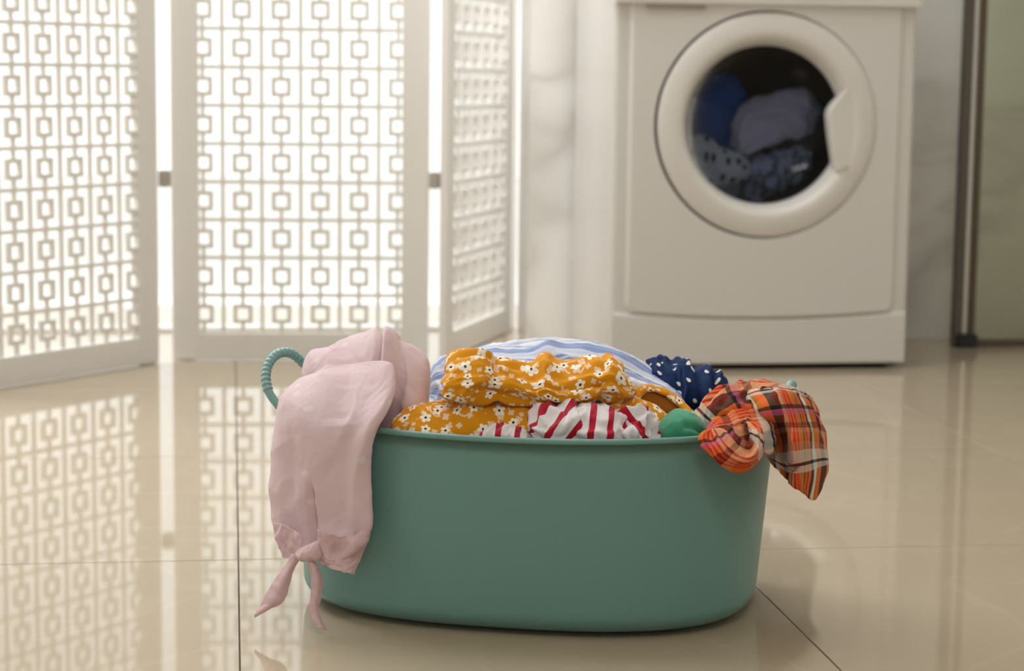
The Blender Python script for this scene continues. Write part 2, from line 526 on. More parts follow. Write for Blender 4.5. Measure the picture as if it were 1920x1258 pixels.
k, uv = fabric('plaid_cotton', sheen=0.05, translucent=0.04)
sp = k.n('ShaderNodeSeparateXYZ'); k.l(uv, sp.inputs[0])
OR, RD, CR, BK, MU, PK, WH, MA, DG = (0.66,0.13,0.025),(0.46,0.022,0.014),(0.62,0.28,0.14),(0.010,0.012,0.011),(0.44,0.17,0.015),(0.55,0.10,0.20),(0.66,0.64,0.57),(0.075,0.006,0.008),(0.008,0.030,0.026)
stops = [(0,DG),(.07,WH),(.15,MU),(.21,OR),(.29,DG),(.36,MA),(.46,CR),(.56,RD),(.585,CR),(.61,RD),(.635,OR),(.66,RD),(.685,OR),(.71,RD),(.735,OR),(.78,MU),(.86,BK),(.88,MU),(.92,RD),(.95,OR)]  # dark bands also carry the fold shade of the flap's left facet
wa = k.ramp(k.math('FRACT', k.math('MULTIPLY', sp.outputs[0], 1/0.105)), stops, True)
we = k.ramp(k.math('FRACT', k.math('MULTIPLY', k.math('ADD', sp.outputs[1], 0.013), 1/0.105)), [(0,OR),(.14,CR),(.22,WH),(.33,BK),(.36,WH),(.42,OR),(.60,OR),(.66,BK),(.70,PK),(.76,OR),(.84,MA),(.92,CR)], True)
g_ = lambda v_: (v_, v_, v_)
wf_ = k.ramp(k.math('FRACT', k.math('MULTIPLY', k.math('ADD', sp.outputs[1], 0.013), 1/0.105)), [(0,g_(.15)),(.14,g_(.3)),(.22,g_(.55)),(.33,g_(.8)),(.36,g_(.5)),(.42,g_(.12)),(.60,g_(.12)),(.66,g_(.8)),(.70,g_(.5)),(.76,g_(.15)),(.84,g_(.55)),(.92,g_(.3))], True)
M['plaid'] = finish(k, k.mix(wf_, wa, we))

k, uv = fabric('grey_black_dotted_cotton')
M['grey_dots'] = finish(k, k.mix(dots_mask(k, uv, 46, 0.0052, 0.7), (0.42, 0.44, 0.50), (0.01, 0.01, 0.012)))
k, uv = fabric('royal_blue_cloth'); M['royal'] = finish(k, (0.02, 0.11, 0.42))
k, uv = fabric('lilac_cloth'); M['lilac'] = finish(k, (0.50, 0.47, 0.60))
k, uv = fabric('slate_mottled_cloth')
M['slate'] = finish(k, k.ramp(k.noise(uv, 60, 2), [(0.42, (0.36, 0.39, 0.52)), (0.6, (0.10, 0.11, 0.16))]))

# ------------------------------------------------------------------ room shell
A0, A1, D0, D1 = -2.35, 2.75, -1.6, 4.45
WIN_R, WIN_L, WIN_TOP = 0.642, -2.05, 2.35
L0, L1 = 0.9, 4.3

def room_boxes(name, boxes, mat, bevel=0.0, kind='structure', parent=None):
    o = link(name, box_mesh(name, boxes, bevel), mat, parent)
    if parent is None:
        o.rotation_euler = (0, 0, TH)
        if kind: o['kind'] = kind
    return o

floor = room_boxes('floor', [(A0-0.1, A1+0.1, D0-0.1, 4.72, -0.05, -0.004)], M['grout'])
TW, TD = 0.595, 0.675
tile_me = box_mesh('tile', [(0.0008, TW-0.0008, 0.0008, TD-0.0008, -0.012, 0.0)], 0.0006, 1)
tile_me.materials.append(M['tile'])
for i in range(-4, 5):
    for j in range(-6, 4):
        a = 0.005 + i*TW; d = 2.447 + j*TD
        if a + TW < A0 or a > A1 or d + TD < D0 or d > 4.7: continue
        t = bpy.data.objects.new('tile', tile_me); COL.objects.link(t)
        t.parent = floor; t.location = (a, d, 0)

room_boxes('wall_back', [(WIN_R, A1, D1, D1+0.15, 0, 2.6), (A0-0.1, WIN_L, D1, D1+0.15, 0, 2.6), (WIN_L, WIN_R, D1, D1+0.15, WIN_TOP, 2.6)], M['marble'])
room_boxes('wall_right', [(A1, A1+0.1, D0, D1+0.15, 0, 2.6)], M['marble'])
# left wall with the opening of the second window
room_boxes('wall_left', [(A0-0.1, A0, D0, L0, 0, 2.6), (A0-0.1, A0, L1, D1, 0, 2.6), (A0-0.1, A0, L0, L1, 2.35, 2.6)], M['paint'])
room_boxes('wall_front', [(A0-0.1, A1+0.1, D0-0.1, D0, 0, 2.6)], M['paint'])
room_boxes('ceiling', [(A0-0.1, A1+0.1, D0-0.1, D1+0.15, 2.6, 2.7)], M['ceiling_paint'])
# tall glazed opening behind the screen
w = empty('window_1', (0, 0, 0), TH); w['kind'] = 'structure'
wf = link('window_frame', box_mesh('window_frame', [(WIN_R-0.055, WIN_R, 4.63, 4.70, 0, WIN_TOP), (WIN_L, WIN_L+0.055, 4.63, 4.70, 0, WIN_TOP), (WIN_L, WIN_R, 4.63, 4.70, WIN_TOP-0.055, WIN_TOP), (WIN_L, WIN_R, 4.63, 4.70, 0.0, 0.008)], 0.003), M['pvc'], w)
link('window_pane', box_mesh('window_pane', [(WIN_L+0.05, WIN_R-0.05, 4.66, 4.666, 0.008, WIN_TOP-0.05)]), M['window_glass'], w)
w2 = empty('window_2', (0, 0, 0), TH); w2['kind'] = 'structure'
link('window_frame', box_mesh('window_frame', [(A0-0.08, A0-0.03, L0, L0+0.055, 0, 2.35), (A0-0.08, A0-0.03, L1-0.055, L1, 0, 2.35), (A0-0.08, A0-0.03, 2.57, 2.63, 0, 2.35), (A0-0.08, A0-0.03, L0, L1, 0, 0.03), (A0-0.08, A0-0.03, L0, L1, 2.295, 2.35)], 0.003), M['pvc'], w2)
link('window_pane', box_mesh('window_pane', [(A0-0.058, A0-0.052, L0+0.05, 2.575, 0.03, 2.3)]), M['window_glass'], w2)
link('window_pane', box_mesh('window_pane', [(A0-0.058, A0-0.052, 2.625, L1-0.05, 0.03, 2.3)]), M['window_glass'], w2)
# pale terrace outside the glazing
room_boxes('terrace', [(-9, 6, 4.72, 12, -0.08, -0.03), (-9, A0-0.1, -4, 4.72, -0.08, -0.03)], M['terrace'])

# ------------------------------------------------------------------ folding screen
PW, PH, ST_W, PITCH, PT = 0.517, 1.648, 0.055, 0.078, 0.016
PZ = 0.0762                                      # the squares sit a little closer upwards than sideways
Z0 = 0.0015
BR = 0.0552
ROWS = 20
ox0, ox1 = ST_W, PW - ST_W
cxs = [PW/2 + (i - 2.5)*PITCH for i in range(6)]
zr0 = Z0 + BR
def frame_bar(bm, x0, x1, z0, z1, y0, y1): bm_box(bm, x0, x1, y0, y1, z0, z1)
# shared meshes
LY0, LY1 = 0.0045, 0.0115                          # fret board set in the frame's rear half
bm = bmesh.new()
lw = 0.0038
for i in range(5): bm_box(bm, cxs[i]+PITCH/2-lw, cxs[i]+PITCH/2+lw, LY0, LY1, zr0-0.005, zr0+ROWS*PZ+0.005)
for j in range(1, ROWS): bm_box(bm, ox0-0.006, ox1+0.006, LY0+0.0004, LY1-0.0004, zr0+j*PZ-lw, zr0+j*PZ+lw)
RS, RT = 0.0195, 0.0042
for c in cxs:
    for j in range(ROWS):
        zc = zr0 + (j+0.5)*PZ
        for za, zb in ((zc-PZ/2, zc-RS+0.002), (zc+RS-0.002, zc+PZ/2)):
            bm_box(bm, c-lw, c+lw, LY0+0.0002, LY1-0.0002, za, zb)
grid_me = bm_mesh('lattice_grid', bm); grid_me.materials.append(M['white_lacquer'])
def ring_boxes(bm, c, z):
    for sx in (-1, 1):
        lo, hi = sorted((sx*RS, sx*(RS-2*RT)))
        bm_box(bm, c+lo, c+hi, LY0-0.0006, LY1+0.0006, z-RS, z+RS)
        bm_box(bm, c-RS+2*RT, c+RS-2*RT, LY0-0.0006, LY1+0.0006, z+lo, z+hi)
bm = bmesh.new(); ring_boxes(bm, 0.0, 0.0)
ring_me = bm_mesh('lattice_square', bm); ring_me.materials.append(M['white_lacquer'])
SINGLE = 16                                       # rows whose squares are objects of their own
bm = bmesh.new()
for c in cxs:
    for j in range(SINGLE, ROWS): ring_boxes(bm, c, zr0+(j+0.5)*PZ)
upper_me = bm_mesh('upper_lattice', bm); upper_me.materials.append(M['white_lacquer'])
stile_me = box_mesh('stile', [(0, ST_W, 0, PT, Z0, Z0+PH)], 0.0035); stile_me.materials.append(M['white_lacquer'])
brail_me = box_mesh('bottom_rail', [(ST_W-0.002, PW-ST_W+0.002, 0.0008, PT-0.0008, Z0+0.0005, Z0+BR)], 0.003); brail_me.materials.append(M['white_lacquer'])
trail_me = box_mesh('top_rail', [(ST_W-0.002, PW-ST_W+0.002, 0.0008, PT-0.0008, zr0+ROWS*PZ, Z0+PH-0.0005)], 0.003); trail_me.materials.append(M['white_lacquer'])
foot_me = box_mesh('glide', [(0.012, 0.042, 0.003, 0.013, 0.0, Z0+0.004)], 0.0005); foot_me.materials.append(M['white_lacquer'])
hinge_bm = bmesh.new()
bmesh.ops.create_cone(hinge_bm, cap_ends=True, segments=14, radius1=0.0055, radius2=0.0055, depth=0.034)
bm_box(hinge_bm, -0.013, 0.013, -0.0015, 0.0015, -0.016, 0.016)
for zc in (-0.006, 0.006):
    bmesh.ops.create_cone(hinge_bm, cap_ends=True, segments=14, radius1=0.0062, radius2=0.0062, depth=0.002, matrix=Matrix.Translation((0, 0, zc)))
hinge_me = bm_mesh('hinge', hinge_bm); hinge_me.materials.append(M['hinge'])

scr = empty('folding_screen', (-0.43, 4.14, 0))
tag(scr, 'white folding screen with pierced square lattice panels before the bright window', 'folding screen')
def place(o, me_name, me, parent, loc=(0, 0, 0)):
    x = bpy.data.objects.new(me_name, me); COL.objects.link(x); x.parent = parent; x.location = loc
    return x
def panel(p0, p1):
    g = place(None, 'screen_panel', grid_me, scr)
    ang = math.atan2(p1[1]-p0[1], p1[0]-p0[0])
    g.rotation_euler = (0, 0, ang)
    g.location = Vector((p0[0], p0[1], 0)) - scr.location
    place(None, 'stile', stile_me, g)
    place(None, 'stile', stile_me, g, (PW-ST_W, 0, 0))
    place(None, 'bottom_rail', brail_me, g)
    place(None, 'top_rail', trail_me, g)
    for xx in (0, PW-0.054): place(None, 'glide', foot_me, g, (xx, 0, 0))
    for c in cxs:
        for j in range(SINGLE):
            place(None, 'lattice_square', ring_me, g, (c, 0, zr0+(j+0.5)*PZ))
    place(None, 'upper_lattice', upper_me, g)['kind'] = 'stuff'
    return g
pa = Vector((-0.706, 4.078)); u1 = Vector((-0.545, -0.838)).normalized()
panel(pa + u1*PW, pa)
panel((-0.686, 4.112), (-0.686+PW*math.cos(R(4.5)), 4.112+PW*math.sin(R(4.5))))
pc = Vector((-0.134, 4.144)); u3 = Vector((0.255, 0.967)).normalized()
panel(pc, pc + u3*PW)
for z in (0.368, 0.93, 1.42):
    for (hx, hy, ha) in ((-0.6955, 4.094, 25), (-0.1595, 4.150, 40)):
        h = place(None, 'hinge', hinge_me, scr, Vector((hx, hy, z)) - scr.location); h.rotation_euler = (0, 0, R(ha))
        h['label'] = 'small steel hinge joining two screen panels'

# ------------------------------------------------------------------ washing machine
wm = empty('washing_machine', room(1.047, 3.986, 0), TH)
tag(wm, 'white front loading washing machine with round dark glass door', 'washing machine')
W2, WH_, WD = 0.307, 0.85, 0.44
DZ, DR = 0.4885, 0.2215                                    # door centre height, ring radius
# carcass: sides, back, top and bottom round an open front
bm = bmesh.new()
def prism(bm, outline, z0, z1):
    lo = [bm.verts.new((x, y, z0)) for x, y in outline]; hi = [bm.verts.new((x, y, z1)) for x, y in outline]
    n = len(outline)
    for i in range(n): bm.faces.new((lo[i], lo[(i+1) % n], hi[(i+1) % n], hi[i]))
    bm.faces.new(lo[::-1]); bm.faces.new(hi)
rc = 0.012
arc = lambda cx, cy, r, a0, a1, n=6: [(cx+r*math.cos(R(a0+(a1-a0)*i/n)), cy+r*math.sin(R(a0+(a1-a0)*i/n))) for i in range(n+1)]
left = arc(-W2+rc, rc, rc, 180, 270) + [(-W2+0.05, 0.0), (-W2+0.05, 0.02), (-W2+0.016, 0.02), (-W2+0.016, WD), (-W2, WD)]
prism(bm, left, 0.012, WH_-0.012)
prism(bm, [(-x, y) for x, y in left][::-1], 0.012, WH_-0.012)
bm_box(bm, -W2+0.016, W2-0.016, WD-0.012, WD, 0.012, WH_-0.012)
bm_box(bm, -W2+0.016, W2-0.016, 0.03, WD-0.012, 0.012, 0.03)
bm_box(bm, -W2+0.03, W2-0.03, 0.0008, 0.02, 0.085, 0.135)
bmesh.ops.recalc_face_normals(bm, faces=bm.faces[:])
body = link('body', bm_mesh('body', bm), M['enamel'], wm)
link('top_panel', box_mesh('top_panel', [(-W2-0.002, W2+0.002, -0.008, WD+0.004, WH_-0.012, WH_+0.018)], 0.007, 3), M['enamel'], wm)
# front plate with round opening, raised with bevelled sides
X0, X1, FZ0, FZ1 = -0.2765, 0.2765, 0.1150, 0.752
KS = 0.012                                                 # the plate's lower edge sags in the middle
ph = np.linspace(0, 2*np.pi, 192, endpoint=False)
def rect_pt(a, ins):
    c, s = math.cos(a), math.sin(a)
    hx0, hx1 = X0+ins, X1-ins
    t = 1e9
    if c > 1e-9: t = min(t, hx1/c)
    if c < -1e-9: t = min(t, hx0/c)
    if s > 1e-9: t = min(t, (FZ1-ins-DZ)/s)
    if s < -1e-9: t = min(t, (FZ0+ins-DZ)/s)
    x, z = t*c, DZ+t*s
    if z < FZ0+ins+1e-6: z -= KS*(1-(x/X1)**2)
    return x, z
def bulge(x, z): return 0.004*(1-(x/0.28)**2)
rows = []
rin = 0.2246
rows.append([(rin*math.cos(a), 0.03, DZ+rin*math.sin(a)) for a in ph])
rows.append([(rin*math.cos(a), -0.007-bulge(rin*math.cos(a), 0)+0.002, DZ+rin*math.sin(a)) for a in ph])
r2 = rin+0.002
rows.append([(r2*math.cos(a), -0.007-bulge(r2*math.cos(a), 0), DZ+r2*math.sin(a)) for a in ph])
for t in (0.35, 0.7, 1.0):
    rr = []
    for a in ph:
        x, z = rect_pt(a, 0.007); xi, zi = r2*math.cos(a), DZ+r2*math.sin(a)
        px, pz = xi+(x-xi)*t, zi+(z-zi)*t
        rr.append((px, -0.007-bulge(px, pz), pz))
    rows.append(rr)
rr = []
for a in ph:
    x, z = rect_pt(a, 0.001); rr.append((x, -0.0015-bulge(x, z)*0.8, z))
rows.append(rr)
rows.append([(rect_pt(a, 0.0)[0], 0.0006, rect_pt(a, 0.0)[1]) for a in ph])
fp = grid_mesh('front_plate', np.array(rows), True)
bm = bmesh.new(); bm.from_mesh(fp); bmesh.ops.recalc_face_normals(bm, faces=bm.faces[:]); bm.to_mesh(fp); bm.free()
fpo = link('front_plate', fp, M['enamel'], wm)
# kick plate with the matching curved upper edge
def strip_mesh(name, x0, x1, zlo, zhi, y_front, y_back, n=24):
    G = []
    for i in range(n+1):
        x = x0+(x1-x0)*i/n
        yf = y_front-0.003*(1-(x/0.3)**2)
        G.append([(x, y_back, zlo(x)), (x, yf+0.003, zlo(x)), (x, yf, zlo(x)+0.003), (x, yf, zhi(x)-0.003), (x, yf+0.003, zhi(x)), (x, y_back, zhi(x))])
    me = grid_mesh(name, np.array(G), True)
    bm = bmesh.new(); bm.from_mesh(me); bmesh.ops.holes_fill(bm, edges=[e for e in bm.edges if e.is_boundary], sides=0)
    bmesh.ops.recalc_face_normals(bm, faces=bm.faces[:]); bm.to_mesh(me); bm.free()
    return me
link('kick_plate', strip_mesh('kick_plate', -W2+0.006, W2-0.006, lambda x: 0.012, lambda x: 0.1135-KS*(1-(x/X1)**2), -0.006, 0.02), M['enamel'], wm)
# control panel, proud of the front, its lower edge curved over the painted shade of the drawer grip
cp = strip_mesh('control_panel', -W2, W2, lambda x: 0.7225, lambda x: WH_-0.013, -0.018, 0.03)
cpo = link('control_panel', cp, M['enamel'], wm)
link('drawer_grip_shade', box_mesh('drawer_grip_shade', [(-0.245, -0.13, -0.0172, -0.004, 0.714, 0.723)], 0.002), M['grip_shade'], wm)  # brown box stands in for shade in the grip recess
kn = lathe('program_knob', [(0.0, 0.018), (0.018, 0.018), (0.021, 0.015), (0.023, 0.0)], 40)
kno = link('program_knob', kn, M['enamel_door'], wm); kno.location = (0.06, -0.02, 0.795)
link('detergent_drawer', box_mesh('detergent_drawer', [(-0.285, -0.10, -0.0235, -0.016, 0.752, 0.83)], 0.002), M['enamel'], wm)
for sx in (-1, 1):
    for yy in (0.03, WD-0.05):
        b2 = bmesh.new(); bmesh.ops.create_cone(b2, cap_ends=True, segments=16, radius1=0.022, radius2=0.018, depth=0.0135)
        f = link('foot', bm_mesh('foot', b2), M['dark_rubber'], wm); f.location = (sx*(W2-0.05), yy+0.01, 0.00675)
# dark sheet standing in for the shade between the feet
link('base_shade', box_mesh('base_shade', [(-W2+0.02, W2-0.02, 0.012, WD-0.02, 0.006, 0.0125)]), M['dark_rubber'], wm)
# door ring
prof = [(0.2215, -0.004), (0.2215, 0.0075), (0.2200, 0.0100), (0.215, 0.0125), (0.205, 0.0150), (0.195, 0.0165), (0.185, 0.0172), (0.178, 0.0165), (0.173, 0.0140), (0.168, 0.0085), (0.163, -0.002), (0.1595, -0.012), (0.1585, -0.020), (0.1565, -0.022)]
door = link('door', lathe('door', prof, 128), M['enamel_door'], wm, True)
door.location = (0.003, 0, DZ)
link('door_backing', lathe('door_backing', [(0.2245, -0.012), (0.222, -0.006), (0.215, -0.004)], 96), M['dark_rubber'], door, True)
# glass bowl reaching into the drum
link('door_glass', lathe('door_glass', [(0.1565, -0.018), (0.150, -0.022), (0.135, -0.030), (0.11, -0.040), (0.07, -0.050), (0.03, -0.054), (0.0005, -0.055)], 96), M['door_glass'], door, True)
# grip plate that bites into the right of the glass
outl = [(0.163, 0.080), (0.132, 0.046), (0.1235, 0.034), (0.1210, 0.022), (0.1225, 0.008), (0.1265, -0.020), (0.1330, -0.055), (0.1385, -0.085), (0.144, -0.094), (0.160, -0.085)]
outl += [(0.188*math.cos(R(t)), 0.188*math.sin(R(t))) for t in range(-26, 27, 4)]
bm = bmesh.new()
fr_ = [bm.verts.new((x, -0.0182 if math.hypot(x, z) < 0.186 else -0.0150, z)) for x, z in outl]; bk_ = [bm.verts.new((x, 0.012, z)) for x, z in outl]
n_ = len(outl)
bm.faces.new(fr_)
for i in range(n_): bm.faces.new((fr_[i], bk_[i], bk_[(i+1) % n_], fr_[(i+1) % n_]))
bmesh.ops.recalc_face_normals(bm, faces=bm.faces[:])
rim_e = [e for e in bm.edges if all(v.co.y < -0.01 for v in e.verts)]
bmesh.ops.bevel(bm, geom=rim_e, offset=0.006, segments=4, profile=0.5, affect='EDGES')
hd = link('door_handle', bm_mesh('door_handle', bm), M['enamel_door'], door, True)
mod = hd.modifiers.new('ws', 'WEIGHTED_NORMAL')
# drum
link('drum', lathe('drum', [(0.2235, -0.045), (0.19, -0.05), (0.185, -0.062), (0.24, -0.075), (0.255, -0.10), (0.255, -0.36), (0.2, -0.385), (0.0005, -0.39)], 72), M['dark_steel'], door, True)
link('door_gasket', lathe('door_gasket', [(0.176, -0.024), (0.168, -0.034), (0.174, -0.046), (0.188, -0.052)], 72), M['dark_rubber'], door, True)

# ------------------------------------------------------------------ glass shower screen and its post
sh = empty('shower_screen', room(1.59, 4.30, 0), TH)
tag(sh, 'frameless green tinted glass shower screen with dark metal post, right of the washing machine', 'shower screen')
link('post', box_mesh('post', [(-0.027, -0.006, -0.012, 0.012, 0.0, 2.0)], 0.003), M['post_metal'], sh)
link('seal_strip', box_mesh('seal_strip', [(0.006, 0.022, -0.009, 0.009, 0.02, 2.0)], 0.002), M['post_strip'], sh)
link('post_channel', box_mesh('post_channel', [(-0.006, 0.006, -0.004, 0.010, 0.012, 2.0)], 0.001), M['chrome'], sh)
link('post_foot', box_mesh('post_foot', [(-0.020, 0.026, -0.022, 0.022, 0.0, 0.030)], 0.004), M['dark_rubber'], sh)
link('glass_pane', box_mesh('glass_pane', [(0.021, 0.90, -0.004, 0.004, 0.014, 1.98)]), M['shower_glass'], sh)
link('bottom_seal', box_mesh('bottom_seal', [(0.026, 0.90, -0.006, 0.006, 0.0, 0.015)], 0.002), M['post_strip'], sh)

# ------------------------------------------------------------------ laundry basket
BX, BY, BYAW = 0.0249, 2.2819, -0.1856
bk = empty('laundry_basket', (BX, BY, 0), BYAW)
tag(bk, 'oval sea green plastic laundry basket heaped with clothes on the tiles', 'laundry basket')
def oval(a, b, n, z, N=160):
    t = np.linspace(0, 2*np.pi, N, endpoint=False); c, s = np.cos(t), np.sin(t)
    return np.stack([a*np.sign(c)*np.abs(c)**(2/n), b*np.sign(s)*np.abs(s)**(2/n), 0*t+z], -1)
ba, bb, ba2, bb2, bh, rb = 0.2711, 0.1966, 0.2546, 0.1879, 0.2148, 0.0264
def wall_ring(z, ins=0.0):
    t = (z-rb)/(bh-rb)
    return oval(ba2+(ba-ba2)*t-ins, bb2+(bb-bb2)*t-ins, 2.63+(2.08-2.63)*t, z)
rows = [oval(0.001, 0.001, 2.2, 0.003), oval(0.12, 0.07, 2.4, 0.003), oval(ba2-rb-0.02, bb2-rb-0.02, 2.63, 0.003), oval(ba2-rb-0.012, bb2-rb-0.012, 2.63, 0.0), oval(ba2-rb-0.006, bb2-rb-0.006, 2.63, 0.0)]
for q in range(0, 9):
    al = q/8*math.pi/2; ins = rb*(1-math.sin(al)); rows.append(oval(ba2-ins, bb2-ins, 2.63, 0.004+(rb-0.004)*(1-math.cos(al))))
for t in np.linspace(0.08, 1, 12): rows.append(wall_ring(rb+(bh-0.006-rb)*t))
# rolled lip
for ang in np.linspace(-70, 250, 10):
    a_ = R(ang); cxo, czo, rl = 0.0, bh-0.0035, 0.0035
    rows.append(wall_ring(bh-0.006, -rl*math.cos(a_)*1.0+0.001) * np.array([1, 1, 0]) + np.array([0, 0, czo+rl*math.sin(a_)]))
for t in np.linspace(0.97, 0.0, 10): rows.append(wall_ring(rb+(bh-0.006-rb)*t, 0.0035))
rows.append(oval(ba2-rb, bb2-rb, 2.63, 0.007)); rows.append(oval(0.001, 0.001, 2.2, 0.007))
tb = grid_mesh('tub', np.array(rows), True)
bm = bmesh.new(); bm.from_mesh(tb); bmesh.ops.remove_doubles(bm, verts=bm.verts[:], dist=0.0005); bmesh.ops.recalc_face_normals(bm, faces=bm.faces[:]); bm.to_mesh(tb); bm.free()
link('tub', tb, M['basket'], bk, True)
def rope_rad(t):
    if 0.26 < t < 0.74:
        return 1.12 + 0.13*math.sin((t-0.26)/0.48*2*math.pi*17)
    return 1.0 + 0.5*max(0, 0.08-min(t, 1-t))/0.08
lh = [(-0.258,-0.052,0.196),(-0.276,-0.050,0.206),(-0.296,-0.043,0.226),(-0.304,-0.028,0.247),(-0.301,-0.006,0.262),(-0.290,0.018,0.263),(-0.277,0.038,0.245),(-0.266,0.048,0.220),(-0.256,0.052,0.196)]
link('handle', tube('handle', lh, 0.0048, 14, 200, rope_rad), M['rope'], bk, True)
rh = [(0.258,0.052,0.196),(0.270,0.050,0.206),(0.279,0.043,0.226),(0.285,0.028,0.242),(0.287,0.006,0.250),(0.284,-0.018,0.243),(0.277,-0.038,0.226),(0.268,-0.048,0.208),(0.258,-0.052,0.196)]
link('handle', tube('handle', rh, 0.0048, 14, 200, rope_rad), M['rope'], bk, True)

